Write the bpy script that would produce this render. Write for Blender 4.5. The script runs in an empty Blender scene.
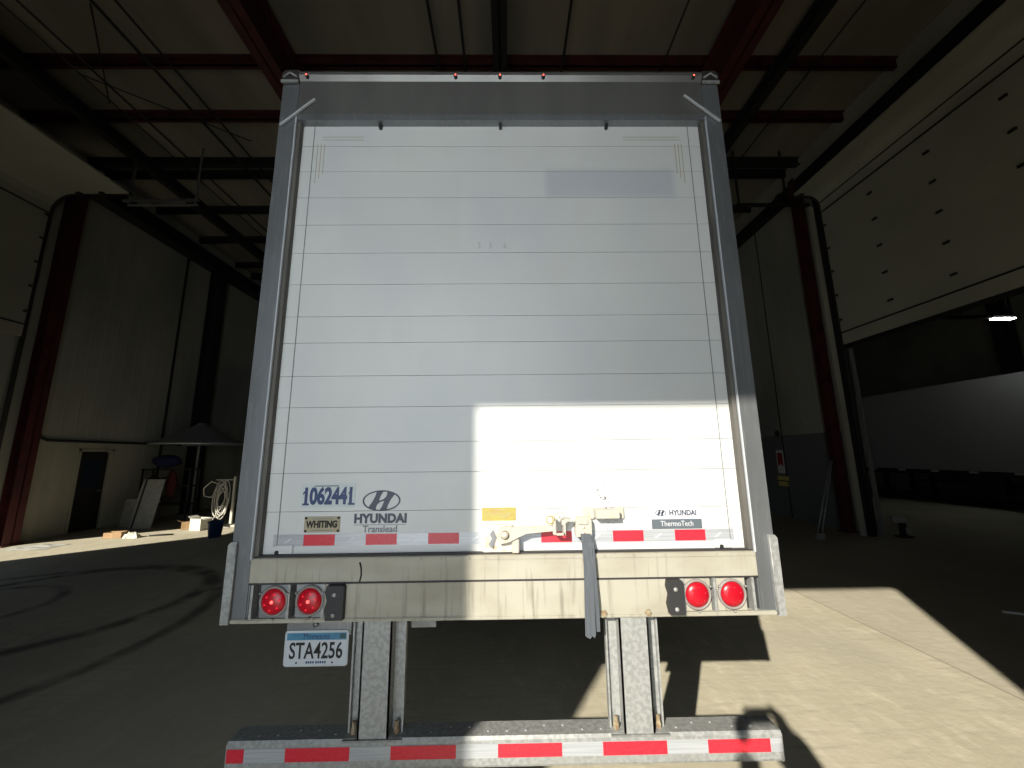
import bpy, math, random
from mathutils import Vector, Matrix
sc = bpy.context.scene
C = sc.collection
PI = math.pi
random.seed(4)

# ---------------------------------------------------------------- camera
FPX = 388.15
cam_d = bpy.data.cameras.new('camera')
cam = bpy.data.objects.new('camera', cam_d)
C.objects.link(cam)
CAM = Vector((0.01323, -1.96497, 1.85036))
pitch, yaw, roll = 0.178861, 0.0137357, -0.0111413
fw = Vector((math.sin(yaw) * math.cos(pitch), math.cos(yaw) * math.cos(pitch), math.sin(pitch)))
rt = Vector((math.cos(yaw), -math.sin(yaw), 0)); up = rt.cross(fw)
rr = rt * math.cos(roll) + up * math.sin(roll)
uu = up * math.cos(roll) - rt * math.sin(roll)
cam.matrix_world = Matrix(((rr.x, uu.x, -fw.x, CAM.x), (rr.y, uu.y, -fw.y, CAM.y), (rr.z, uu.z, -fw.z, CAM.z), (0, 0, 0, 1)))
cam_d.sensor_width = 36.0
cam_d.lens = FPX / 1024 * 36.0
cam_d.clip_start = 0.02
cam_d.clip_end = 200
sc.camera = cam
sc.view_settings.view_transform = 'Standard'
sc.view_settings.look = 'None'
sc.view_settings.gamma = 1.0
sc.view_settings.use_curve_mapping = False
sc.view_settings.exposure = 0.0
sc.cycles.diffuse_bounces = 3
sc.cycles.glossy_bounces = 3

# ---------------------------------------------------------------- daylight
w = bpy.data.worlds.new('world'); sc.world = w; w.use_nodes = True
bg = w.node_tree.nodes['Background']
bg.inputs['Color'].default_value = (0.55, 0.72, 1.0, 1); bg.inputs['Strength'].default_value = 0.6
SUN = Vector((0.5556, 1.0, -0.582)).normalized()
sd = bpy.data.lights.new('sun', 'SUN'); sd.energy = 8.8; sd.angle = 0.012; sd.color = (1.0, 0.93, 0.80)
so = bpy.data.objects.new('sun', sd); C.objects.link(so)
so.rotation_euler = SUN.to_track_quat('-Z', 'Y').to_euler(); so.location = (-6, -12, 9)
# daylight coming in through the bay opening behind the photographer
ad = bpy.data.lights.new('bay_daylight', 'AREA'); ad.shape = 'RECTANGLE'; ad.size = 3.3; ad.size_y = 4.3
ad.energy = 45; ad.color = (0.90, 0.97, 1.0); ad.spread = math.radians(96)
ao = bpy.data.objects.new('bay_daylight', ad); C.objects.link(ao)
ao.location = (-0.75, -4.15, 2.25)
ao.rotation_euler = Vector((0.02, 1, 0.07)).to_track_quat('-Z', 'Y').to_euler()

# ---------------------------------------------------------------- mesh helper
def deco(o, label=None, cat=None, group=None, kind=None):
    if label: o['label'] = label
    if cat: o['category'] = cat
    if group: o['group'] = group
    if kind: o['kind'] = kind
    return o

class MB:
    def __init__(s):
        s.v = []; s.f = []; s.m = []; s.sm = []
    def add(s, vs, fs, m=0, smooth=False):
        n = len(s.v); s.v += [tuple(v) for v in vs]
        for f in fs:
            s.f.append([i + n for i in f]); s.m.append(m); s.sm.append(smooth)
        return s
    def box(s, x0, x1, y0, y1, z0, z1, m=0, bev=0.0):
        if bev <= 0:
            vs = [(x, y, z) for z in (z0, z1) for y in (y0, y1) for x in (x0, x1)]
            s.add(vs, [(0, 2, 3, 1), (4, 5, 7, 6), (0, 1, 5, 4), (2, 6, 7, 3), (0, 4, 6, 2), (1, 3, 7, 5)], m)
        else:
            import bmesh
            bm = bmesh.new(); bmesh.ops.create_cube(bm, size=1)
            for v in bm.verts:
                v.co = Vector(((x0 + x1) / 2 + v.co.x * (x1 - x0), (y0 + y1) / 2 + v.co.y * (y1 - y0), (z0 + z1) / 2 + v.co.z * (z1 - z0)))
            bmesh.ops.bevel(bm, geom=bm.edges[:], offset=min(bev, (x1 - x0) * .45, (y1 - y0) * .45, (z1 - z0) * .45), segments=2, affect='EDGES')
            bm.verts.index_update()
            s.add([v.co[:] for v in bm.verts], [[v.index for v in f.verts] for f in bm.faces], m)
            bm.free()
        return s
    def prism(s, pts, a, b, axis='y', m=0, smooth=False):
        """pts: 2-D outline, extruded from a to b along an axis (outline in the two other axes, in order)"""
        def P(p, t):
            return {'y': (p[0], t, p[1]), 'x': (t, p[0], p[1]), 'z': (p[0], p[1], t)}[axis]
        n = len(pts)
        s.add([P(p, a) for p in pts] + [P(p, b) for p in pts],
              [list(range(n)), list(range(2 * n - 1, n - 1, -1))], m)
        s.add([P(p, a) for p in pts] + [P(p, b) for p in pts],
              [(i, (i + 1) % n, n + (i + 1) % n, n + i) for i in range(n)], m, smooth)
        return s
    def rings(s, rs, m=0, cap=True, smooth=True):
        n = len(rs[0]); vs = [p for r in rs for p in r]; fs = []
        for k in range(len(rs) - 1):
            for i in range(n):
                fs.append((k * n + i, k * n + (i + 1) % n, (k + 1) * n + (i + 1) % n, (k + 1) * n + i))
        s.add(vs, fs, m, smooth)
        if cap:
            s.add(rs[0], [list(range(n))], m); s.add(rs[-1], [list(range(n))], m)
        return s
    def tube(s, pts, r, m=0, n=8, closed=False):
        P = [Vector(p) for p in pts]; rs = []
        N = len(P); prev = None
        for i in range(N):
            a = P[(i - 1) % N] if closed or i else P[0]
            b = P[(i + 1) % N] if closed or i < N - 1 else P[-1]
            t = (b - a).normalized()
            if prev is None:
                prev = t.cross(Vector((0, 0, 1)))
                if prev.length < .1: prev = t.cross(Vector((1, 0, 0)))
            u = (prev - t * prev.dot(t)).normalized(); v = t.cross(u); prev = u
            R = r[i] if isinstance(r, (list, tuple)) else r
            rs.append([tuple(P[i] + (u * math.cos(2 * PI * k / n) + v * math.sin(2 * PI * k / n)) * R) for k in range(n)])
        if closed: rs.append(rs[0])
        return s.rings(rs, m, not closed)
    def lathe(s, prof, o, axis='z', m=0, n=28, smooth=True, cap=True):
        """prof: list of (radius, along)"""
        rs = []
        for r, t in prof:
            ring = []
            for k in range(n):
                c, q = math.cos(2 * PI * k / n) * r, math.sin(2 * PI * k / n) * r
                ring.append({'z': (o[0] + c, o[1] + q, o[2] + t), 'y': (o[0] + c, o[1] + t, o[2] + q), 'x': (o[0] + t, o[1] + c, o[2] + q)}[axis])
            rs.append(ring)
        return s.rings(rs, m, cap, smooth)
    def hexa(s, a, b, wx, wy, m=0):
        """bar from a to b with a rectangular section"""
        a = Vector(a); b = Vector(b); t = (b - a).normalized()
        u = t.cross(Vector((0, 1, 0)))
        if u.length < .1: u = Vector((1, 0, 0))
        u.normalize(); v = t.cross(u)
        f = lambda p: [tuple(p + u * i * wx / 2 + v * j * wy / 2) for i, j in ((-1, -1), (1, -1), (1, 1), (-1, 1))]
        return s.rings([f(a), f(b)], m, True, False)
    def text(s, body, x, y, z, size, m=0, sx=1.0, off=0.0, depth=0.0008, shear=0.0, space=1.0, align='CENTER'):
        cu = bpy.data.curves.new('lettering', 'FONT'); cu.body = body; cu.size = size
        cu.align_x = align; cu.align_y = 'CENTER'; cu.offset = off; cu.extrude = depth; cu.shear = shear; cu.space_character = space
        cu.resolution_u = 4
        ob = bpy.data.objects.new('lettering', cu); C.objects.link(ob)
        bpy.context.view_layer.update()
        me = bpy.data.meshes.new_from_object(ob.evaluated_get(bpy.context.evaluated_depsgraph_get()))
        s.add([(x + v.co.x * sx, y - v.co.z, z + v.co.y) for v in me.vertices], [list(p.vertices) for p in me.polygons], m)
        bpy.data.objects.remove(ob); bpy.data.curves.remove(cu); bpy.data.meshes.remove(me)
        return s
    def build(s, name, mats, parent=None, **kw):
        if not isinstance(mats, (list, tuple)): mats = [mats]
        me = bpy.data.meshes.new(name)
        off = kw.pop('origin', None)
        vs = s.v
        if off: vs = [(v[0] - off[0], v[1] - off[1], v[2] - off[2]) for v in vs]
        me.from_pydata(vs, [], s.f)
        for m in mats: me.materials.append(m)
        for p, mi, sm in zip(me.polygons, s.m, s.sm): p.material_index = mi; p.use_smooth = sm
        import bmesh
        bm = bmesh.new(); bm.from_mesh(me); bmesh.ops.remove_doubles(bm, verts=bm.verts, dist=1e-6)
        bmesh.ops.recalc_face_normals(bm, faces=bm.faces); bm.to_mesh(me); bm.free()
        o = bpy.data.objects.new(name, me); C.objects.link(o)
        if off: o.location = off
        if parent: 
            o.parent = parent
            if off is None and parent.type == 'EMPTY' and parent.location.length > 0:
                o.location = -parent.location
        return deco(o, **kw)

def empty(name, loc=(0, 0, 0), **kw):
    o = bpy.data.objects.new(name, None); C.objects.link(o); o.location = loc; o.empty_display_size = .2
    return deco(o, **kw)

# ---------------------------------------------------------------- materials
def mat(name, col, rough=.6, metal=0.0, emit=None, es=0.0, noise=None, bump=None, spec=None):
    """noise: (scale xyz, colour 2, low, high) ; bump: (scale, strength)"""
    m = bpy.data.materials.new(name); m.use_nodes = True
    nt = m.node_tree; b = nt.nodes['Principled BSDF']
    b.inputs['Base Color'].default_value = (*col, 1); b.inputs['Roughness'].default_value = rough
    b.inputs['Metallic'].default_value = metal
    if spec is not None: b.inputs['Specular IOR Level'].default_value = spec
    if emit: b.inputs['Emission Color'].default_value = (*emit, 1); b.inputs['Emission Strength'].default_value = es
    tc = nt.nodes.new('ShaderNodeTexCoord')
    def mapped(scale):
        mp = nt.nodes.new('ShaderNodeMapping'); mp.inputs['Scale'].default_value = scale
        nt.links.new(tc.outputs['Object'], mp.inputs['Vector']); return mp
    last = None
    for nz in (noise or []):
        sc3, c2, lo, hi = nz[:4]
        n = nt.nodes.new('ShaderNodeTexNoise'); n.inputs['Scale'].default_value = 1.0
        n.inputs['Detail'].default_value = nz[4] if len(nz) > 4 else 5.0
        nt.links.new(mapped(sc3).outputs[0], n.inputs['Vector'])
        r = nt.nodes.new('ShaderNodeMapRange'); r.inputs[1].default_value = lo; r.inputs[2].default_value = hi
        nt.links.new(n.outputs['Fac'], r.inputs[0])
        mx = nt.nodes.new('ShaderNodeMix'); mx.data_type = 'RGBA'
        if last is None: mx.inputs[6].default_value = (*col, 1)
        else: nt.links.new(last, mx.inputs[6])
        mx.inputs[7].default_value = (*c2, 1)
        nt.links.new(r.outputs[0], mx.inputs[0]); last = mx.outputs[2]
    if last is not None: nt.links.new(last, b.inputs['Base Color'])
    if bump:
        n = nt.nodes.new('ShaderNodeTexNoise'); n.inputs['Scale'].default_value = 1; n.inputs['Detail'].default_value = 6
        nt.links.new(mapped((bump[0],) * 3).outputs[0], n.inputs['Vector'])
        bp = nt.nodes.new('ShaderNodeBump'); bp.inputs['Strength'].default_value = bump[1]; bp.inputs['Distance'].default_value = .01
        nt.links.new(n.outputs['Fac'], bp.inputs['Height']); nt.links.new(bp.outputs[0], b.inputs['Normal'])
    m['out'] = 1
    return m

def boxmask(nt, vec, x0, x1, z0, z1, soft=.02):
    """soft rectangle mask in object x / z (a stain with a shape of its own)"""
    sp = nt.nodes.new('ShaderNodeSeparateXYZ'); nt.links.new(vec, sp.inputs[0])
    out = None
    for ch, a, b in (('X', x0, x1), ('Z', z0, z1)):
        r1 = nt.nodes.new('ShaderNodeMapRange'); r1.inputs[1].default_value = a - soft; r1.inputs[2].default_value = a + soft
        r2 = nt.nodes.new('ShaderNodeMapRange'); r2.inputs[1].default_value = b + soft; r2.inputs[2].default_value = b - soft
        nt.links.new(sp.outputs[ch], r1.inputs[0]); nt.links.new(sp.outputs[ch], r2.inputs[0])
        mu = nt.nodes.new('ShaderNodeMath'); mu.operation = 'MULTIPLY'
        nt.links.new(r1.outputs[0], mu.inputs[0]); nt.links.new(r2.outputs[0], mu.inputs[1])
        if out is None: out = mu.outputs[0]
        else:
            m2 = nt.nodes.new('ShaderNodeMath'); m2.operation = 'MULTIPLY'
            nt.links.new(out, m2.inputs[0]); nt.links.new(mu.outputs[0], m2.inputs[1]); out = m2.outputs[0]
    return out

def overlay(m, fac_fn, col):
    """mix another colour over the base colour where fac_fn(nt, object coords) gives 1"""
    nt = m.node_tree; b = nt.nodes['Principled BSDF']; tc = nt.nodes.new('ShaderNodeTexCoord')
    fac = fac_fn(nt, tc.outputs['Object'])
    mx = nt.nodes.new('ShaderNodeMix'); mx.data_type = 'RGBA'
    lk = b.inputs['Base Color'].links
    if lk: nt.links.new(lk[0].from_socket, mx.inputs[6])
    else: mx.inputs[6].default_value = b.inputs['Base Color'].default_value[:]
    mx.inputs[7].default_value = (*col, 1); nt.links.new(fac, mx.inputs[0])
    nt.links.new(mx.outputs[2], b.inputs['Base Color'])

def mth(nt, op, a, b=None):
    n = nt.nodes.new('ShaderNodeMath'); n.operation = op
    for i, q in enumerate((a, b)):
        if q is None: continue
        if isinstance(q, (int, float)): n.inputs[i].default_value = q
        else: nt.links.new(q, n.inputs[i])
    return n.outputs[0]

M = {}
M['concrete'] = mat('concrete floor', (.50, .46, .35), .9, noise=[((1.1, .7, 1), (.43, .40, .30), .42, .62), ((9, 3.5, 9), (.56, .52, .40), .5, .75), ((.35, .35, 1), (.40, .375, .30), .5, .7), ((3, 22, 3), (.41, .38, .29), .52, .72)], bump=(14, .35), spec=.15)
M['wall_metal'] = mat('corrugated wall', (.46, .46, .40), .55, .1, noise=[((.5, .5, .25), (.33, .34, .30), .45, .65)])
M['wall_low'] = mat('lower wall liner', (.44, .43, .34), .75, noise=[((2, 2, .5), (.33, .32, .26), .45, .7)])
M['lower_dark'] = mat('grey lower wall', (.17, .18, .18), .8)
M['ceil'] = mat('roof insulation', (.33, .295, .235), .9, noise=[((1, .25, 1), (.24, .22, .18), .42, .62)])
M['red_steel'] = mat('red primed steel', (.085, .016, .018), .6, noise=[((3, 3, 3), (.05, .010, .012), .45, .65)])
M['dark_steel'] = mat('dark steel', (.022, .020, .021), .6)
M['black'] = mat('black', (.012, .012, .012), .7)
M['door_panel'] = mat('sectional door skin', (.46, .46, .37), .6, noise=[((.6, .6, .6), (.38, .38, .31), .4, .65)])
M['white_door'] = mat('white painted plywood', (.56, .575, .565), .38, noise=[((1.5, 1.5, 1.1), (.51, .53, .54), .4, .65), ((9, 9, 3), (.545, .55, .54), .5, .8)])
M['seam_line'] = mat('panel joint', (.16, .165, .16), .8)
M['seal'] = mat('grey rubber seal', (.10, .095, .085), .75, noise=[((20, 20, 3), (.06, .055, .05), .4, .7)])
M['stainless'] = mat('stainless frame', (.25, .265, .285), .34, .65, noise=[((4, 4, 1.2), (.19, .20, .21), .4, .7), ((60, 60, 6), (.34, .34, .33), .55, .8)])
M['header_metal'] = mat('dark stainless header', (.2, .2, .19), .4, .6, noise=[((4, 4, 1.2), (.15, .15, .145), .4, .7)])
M['sill_metal'] = mat('weathered sill', (.36, .345, .29), .6, .1, noise=[((3, 3, 6), (.29, .27, .215), .42, .68), ((45, 45, 3), (.22, .205, .165), .56, .74)])
M['galv'] = mat('galvanised steel', (.33, .34, .335), .5, .25, noise=[((48, 48, 48), (.25, .26, .255), .42, .58, 2), ((5, 5, 5), (.30, .305, .29), .5, .75)])
M['galv_dark'] = mat('dull galvanised steel', (.22, .225, .22), .6, .3, noise=[((30, 30, 30), (.30, .30, .29), .5, .66, 2)])
M['rust'] = mat('rusty bolt', (.20, .13, .07), .8, noise=[((60, 60, 60), (.28, .24, .16), .4, .6)])
M['lens'] = mat('red lamp lens', (.36, .004, .014), .3, emit=(1, .01, .03), es=.06)
M['led'] = mat('lit lamp', (1, .3, .25), .3, emit=(1, .06, .06), es=1.6)
M['led_hot'] = mat('small red marker', (1, .2, .15), .3, emit=(1, .08, .05), es=4)
M['grommet'] = mat('lamp grommet', (.22, .20, .19), .6)
M['red_tape'] = mat('red reflective tape', (.52, .018, .035), .35, noise=[((160, 160, 160), (.60, .03, .05), .45, .6, 1)])
M['silver_tape'] = mat('silver reflective tape', (.42, .44, .47), .3, .2, noise=[((3, 3, 160), (.36, .38, .41), .45, .55, 1)])
M['tape_mark'] = mat('tape print', (.55, .56, .58), .4)
M['pale_tape'] = mat('pale reflective tape', (.44, .47, .5), .4)
M['yellow'] = mat('yellow sticker', (.32, .275, .06), .5, noise=[((30, 30, 60), (.32, .23, .07), .5, .62)])
M['navy'] = mat('navy print', (.018, .04, .13), .45)
M['slate'] = mat('dark blue grey print', (.035, .045, .075), .45)
M['greyprint'] = mat('grey print', (.16, .17, .19), .5)
M['cream'] = mat('cream plate', (.33, .29, .19), .5)
M['sticker_grey'] = mat('grey sticker', (.09, .11, .13), .5)
M['sticker_white'] = mat('white sticker', (.52, .53, .57), .5)
M['sticker_pale'] = mat('pale number patch', (.48, .53, .54), .5)
M['plate_white'] = mat('plate white', (.46, .50, .54), .4)
M['plate_blue'] = mat('plate blue', (.035, .15, .28), .4, noise=[((14, 14, 60), (.05, .19, .30), .4, .6)])
M['white_paint'] = mat('white painted steel', (.42, .40, .35), .4, noise=[((40, 40, 40), (.50, .40, .27), .58, .72)])
M['rusty_white'] = mat('rust stained white', (.55, .50, .42), .5, noise=[((25, 25, 25), (.42, .27, .13), .56, .72)])
M['strap'] = mat('grey webbing', (.065, .075, .09), .85, noise=[((90, 90, 5), (.085, .095, .11), .45, .65)])
M['rubber'] = mat('black rubber', (.02, .02, .022), .6)
M['trailer_side'] = mat('trailer side', (.45, .45, .45), .4)
M['tyre'] = mat('tyre rubber', (.015, .015, .015), .85)
M['bay_trailer'] = mat('dull white side', (.5, .5, .5), .6)
M['whiteish'] = mat('off white board', (.42, .42, .38), .6, noise=[((6, 6, 6), (.33, .33, .30), .45, .65)])
M['hose'] = mat('white hose', (.55, .53, .46), .5)
M['card'] = mat('cardboard', (.42, .28, .15), .85, noise=[((12, 12, 12), (.33, .21, .11), .4, .6)])
M['blue'] = mat('blue plastic', (.012, .045, .13), .5)
M['navycloth'] = mat('blue cloth', (.008, .012, .065), .8)
M['redcloth'] = mat('red cloth', (.085, .010, .010), .85)
M['white'] = mat('white sign', (.8, .8, .78), .5)
M['signred'] = mat('sign red', (.35, .02, .02), .5)
M['signyellow'] = mat('sign yellow', (.75, .65, .2), .5)
M['skin'] = mat('skin', (.48, .27, .18), .6)
M['jacket'] = mat('dark jacket', (.03, .035, .045), .85)
M['jeans'] = mat('jeans', (.03, .05, .1), .85)
M['hair'] = mat('dark hair', (.02, .014, .01), .7)
M['glass'] = mat('dark glass', (.02, .03, .05), .15)
M['lamp'] = mat('lamp tube', (1, 1, 1), .5, emit=(.95, 1, .95), es=30)
M['outside'] = mat('outside ground', (.30, .28, .25), .9)

# floor: two slabs of slightly different colour, tyre marks, saw lines
def arc_mask(nt, vec, cx, cy, r, wd, amin=None):
    sp = nt.nodes.new('ShaderNodeSeparateXYZ'); nt.links.new(vec, sp.inputs[0])
    nz = nt.nodes.new('ShaderNodeTexNoise'); nz.inputs['Scale'].default_value = 3.0; nt.links.new(vec, nz.inputs['Vector'])
    dx = mth(nt, 'SUBTRACT', sp.outputs['X'], cx); dy = mth(nt, 'SUBTRACT', sp.outputs['Y'], cy)
    d = mth(nt, 'SQRT', mth(nt, 'ADD', mth(nt, 'MULTIPLY', dx, dx), mth(nt, 'MULTIPLY', dy, dy)))
    e = mth(nt, 'ABSOLUTE', mth(nt, 'SUBTRACT', d, r))
    r1 = nt.nodes.new('ShaderNodeMapRange'); r1.inputs[1].default_value = wd * 1.4; r1.inputs[2].default_value = wd * .4
    nt.links.new(e, r1.inputs[0])
    rn = nt.nodes.new('ShaderNodeMapRange'); rn.inputs[1].default_value = .35; rn.inputs[2].default_value = .6; rn.inputs[3].default_value = .3
    nt.links.new(nz.outputs['Fac'], rn.inputs[0])
    o = mth(nt, 'MULTIPLY', r1.outputs[0], rn.outputs[0])
    lim = nt.nodes.new('ShaderNodeMapRange'); lim.inputs[1].default_value = -2.2; lim.inputs[2].default_value = -3.6
    nt.links.new(sp.outputs['X'], lim.inputs[0])
    return mth(nt, 'MULTIPLY', o, lim.outputs[0])
overlay(M['concrete'], lambda nt, v: mth(nt, 'MULTIPLY', boxmask(nt, v, 3.86, 30, -20, 20, .015), .35), (.34, .31, .25))
overlay(M['concrete'], lambda nt, v: boxmask(nt, v, 3.845, 3.86, -20, 20, .006), (.24, .22, .17))
overlay(M['concrete'], lambda nt, v: arc_mask(nt, v, -6.0, 3.6, 1.7, .11), (.16, .15, .13))
overlay(M['concrete'], lambda nt, v: arc_mask(nt, v, -6.3, 2.6, 2.6, .09), (.18, .17, .14))
overlay(M['concrete'], lambda nt, v: arc_mask(nt, v, -6.9, 3.4, .9, .07), (.2, .19, .16))
def sweep(nt, v):
    mp = nt.nodes.new('ShaderNodeMapping'); mp.inputs['Rotation'].default_value = (0, 0, .75); nt.links.new(v, mp.inputs['Vector'])
    wv = nt.nodes.new('ShaderNodeTexWave'); wv.inputs['Scale'].default_value = 5; wv.inputs['Distortion'].default_value = 2.5; wv.inputs['Detail Scale'].default_value = .7
    nt.links.new(mp.outputs[0], wv.inputs['Vector'])
    r = nt.nodes.new('ShaderNodeMapRange'); r.inputs[1].default_value = .75; r.inputs[2].default_value = 1.0; r.inputs[4].default_value = .12
    nt.links.new(wv.outputs['Fac'], r.inputs[0]); return r.outputs[0]
# ghost of an old sticker and scuffs on the roll-up door
overlay(M['white_door'], lambda nt, v: mth(nt, 'MULTIPLY', boxmask(nt, v, .25, 1.0, 3.31, 3.49, .02), .55), (.36, .38, .44))
overlay(M['white_door'], lambda nt, v: mth(nt, 'MULTIPLY', boxmask(nt, v, -.92, -.24, 2.98, 3.46, .015), .25), (.48, .50, .49))
def specks(nt, v):
    n = nt.nodes.new('ShaderNodeTexNoise'); n.inputs['Scale'].default_value = 95; n.inputs['Detail'].default_value = 1; nt.links.new(v, n.inputs['Vector'])
    r = nt.nodes.new('ShaderNodeMapRange'); r.inputs[1].default_value = .63; r.inputs[2].default_value = .66; nt.links.new(n.outputs['Fac'], r.inputs[0])
    sp = nt.nodes.new('ShaderNodeSeparateXYZ'); nt.links.new(v, sp.inputs[0])
    dx = mth(nt, 'MULTIPLY', mth(nt, 'SUBTRACT', sp.outputs['X'], .49), 1.0); dz = mth(nt, 'MULTIPLY', mth(nt, 'SUBTRACT', sp.outputs['Z'], 1.60), .55)
    d = mth(nt, 'SQRT', mth(nt, 'ADD', mth(nt, 'MULTIPLY', dx, dx), mth(nt, 'MULTIPLY', dz, dz)))
    r2 = nt.nodes.new('ShaderNodeMapRange'); r2.inputs[1].default_value = .11; r2.inputs[2].default_value = .02; nt.links.new(d, r2.inputs[0])
    return mth(nt, 'MULTIPLY', r.outputs[0], r2.outputs[0])
overlay(M['white_door'], specks, (.10, .09, .08))

# ================================================================ THE BUILDING
XL, XR, YB, YF, ZC = -11.1, 8.0, -4.1, 20.0, 9.72
XR2 = 19.0
mb = MB(); mb.box(XL - .3, XR2 + .3, YB - .3, YF + .3, -.3, 0)
mb.build('floor', M['concrete'], kind='structure')
MB().box(-60, 60, -40, YB - .3, -.35, -.02).box(-60, XL - .3, YB - .3, 40, -.35, -.02).build('floor.001', M['outside'], kind='structure')

ceiling = MB().box(XL - .3, XR2 + .3, YB - .3, YF + .3, ZC, ZC + .15).build('ceiling', M['ceil'], kind='structure')
def ibeam(axis, c, z0, z1, fl, a, b, m=0, mb=None):
    """I-section: centre line c, bottom z0, top z1, flange width fl, from a to b along the axis"""
    mb = mb or MB(); t = .02
    for lo, hi, hw in ((z0, z0 + t, fl / 2), (z1 - t, z1, fl / 2), (z0, z1, .012)):
        if axis == 'y': mb.box(c - hw, c + hw, a, b, lo, hi, m)
        else: mb.box(a, b, c - hw, c + hw, lo, hi, m)
    return mb
for y in (4.58, 5.85, 7.75, 9.35, 11.1, 13.0, 14.8, 16.6, 18.4, 2.7, 1.0, -.7, -2.4):
    m_ = M['red_steel'] if y < 6 else M['dark_steel']
    mb = MB(); mb.box(XL, XR2, y - .012, y + .012, 9.52, ZC).box(XL, XR2, y - .012, y + .075, 9.52, 9.54).box(XL, XR2, y - .075, y + .012, ZC - .02, ZC)
    mb.box(XL, XR2, y + .06, y + .075, 9.52, 9.56)
    mb.build('purlin', m_, ceiling)
ibeam('x', 7.3, 9.5, ZC, .16, XL, XR2).build('frame_beam', M['dark_steel'], ceiling)
ibeam('x', 14.0, 9.5, ZC, .2, XL, XR2).build('frame_beam', M['dark_steel'], ceiling)
for x in (-4.2, 4.2):
    ibeam('y', x, 8.72, 9.52, .34, YB, YF).build('rafter', M['red_steel'], ceiling)
ibeam('y', -.06, 9.0, 9.52, .26, YB, YF).build('rafter', M['dark_steel'], ceiling)
ibeam('y', 5.5, 9.22, 9.52, .17, YB, YF).build('rafter', M['dark_steel'], ceiling)
ibeam('y', -8.95, 8.95, 9.25, .15, YB, YF).build('rafter', M['dark_steel'], ceiling)
for x, r in ((-8.13, .022), (-6.9, .03), (-6.5, .022), (-8.45, .014), (-1.28, .026), (-.75, .026), (1.17, .026), (3.17, .018), (6.2, .018)):
    MB().tube([(x, YB, 9.42), (x, YF, 9.42)], r, n=6).build('roof_strap', M['black'], ceiling)
MB().tube([(-6.93, 3.4, 9.38), (-8.5, 5.3, 9.38)], .014, n=5).tube([(-8.42, 4.6, 9.36), (-6.1, 6.3, 9.36)], .012, n=5).build('sway_cable', M['black'], ceiling)

# --- left wall: sheet wall, its unseen slanting gap shaped to throw the floor's sun strip
def ribwall(mb, xf, sgn, y0, y1, z0, z1, pitch=.3, depth=.006, rib=.06, m=0):
    """ribbed sheet facing sgn (+1 faces +x), bare plane at xf"""
    prof = []; y = y0
    while y < y1 - 1e-6:
        e = min(y + pitch, y1)
        prof += [(xf, y), (xf, e - rib)] if e - rib > y else [(xf, y)]
        if e - rib > y: prof += [(xf + sgn * depth, e - rib + .02), (xf + sgn * depth, e - .02)]
        y = e
    prof.append((xf, y1)); n = len(prof)
    mb.add([(p[0], p[1], z) for z in (z0, z1) for p in prof], [(i, i + 1, n + i + 1, n + i) for i in range(n - 1)], m)
    mb.box(min(xf - sgn * .004, xf - sgn * .15), max(xf - sgn * .004, xf - sgn * .15), y0, y1, z0, z1, m)
    return mb
wl = MB(); ribwall(wl, XL, 1, 6.95, YF, 2.3, ZC, .32)
wl.build('wall_left', M['wall_metal'], kind='structure')
lw = MB(); lw.box(XL - .15, XL, 6.95, 8.42, 0, 2.3).box(XL - .15, XL, 9.26, YF, 0, 2.3).box(XL - .15, XL, 8.42, 9.26, 2.06, 2.3)
wleft = lw.build('wall_left', M['wall_low'], kind='structure')
hole = [(4.15, 0), (6.93, 0), (5.24, 1.79), (3.66, 3.46), (3.0, 4.15), (.3, 4.55), (2.6, 1.83)]
g = MB()
g.prism([(YB, 0), (4.15, 0), (2.6, 1.83), (.3, 4.55), (YB, 4.55)], XL - .12, XL, 'x')
g.prism([(6.93, 0), (6.95, 0), (6.95, 4.55), (.3, 4.55), (3.0, 4.15), (3.66, 3.46), (5.24, 1.79)], XL - .12, XL, 'x')
g.box(XL - .12, XL, YB, 6.95, 4.55, ZC)
g.build('wall_left', M['wall_metal'], kind='structure')
MB().box(XL, XL + .05, 7.35, 7.41, 0, 2.3).tube([(XL + .05, 7.4, 8.0), (XL + .05, 7.4, 2.5), (XL + .05, 7.45, 2.37), (XL + .05, 7.58, 2.3), (XL + .05, 12, 2.28)], .03, n=6).build('trim_1', M['black'], kind='structure')
for y in (10.75, 15.2):
    MB().box(XL, XL + .06, y - .02, y + .02, 0, 9.2).build('trim_2', M['black'], wleft)
ibeam('y', XL + .22, 8.7, 9.15, .4, 6.95, YF).build('eave_beam', M['dark_steel'], wleft)
def column(x, y, z1, m, parent, wx=.3, wy=.28):
    b = MB(); b.box(x - wx / 2, x - wx / 2 + .02, y - wy / 2, y + wy / 2, 0, z1).box(x + wx / 2 - .02, x + wx / 2, y - wy / 2, y + wy / 2, 0, z1).box(x - wx / 2, x + wx / 2, y - .01, y + .01, 0, z1)
    b.box(x - wx / 2 - .05, x + wx / 2 + .05, y - wy / 2 - .05, y + wy / 2 + .05, 0, .03)
    return b.build('column', m, parent)
column(XL + .14, 7.12, 9.1, M['red_steel'], wleft, .24, .3)
column(XL + .2, 12.0, 9.1, M['dark_steel'], wleft, .36, .4)
column(XL + .2, 17.0, 9.1, M['dark_steel'], wleft, .36, .4)
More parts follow.
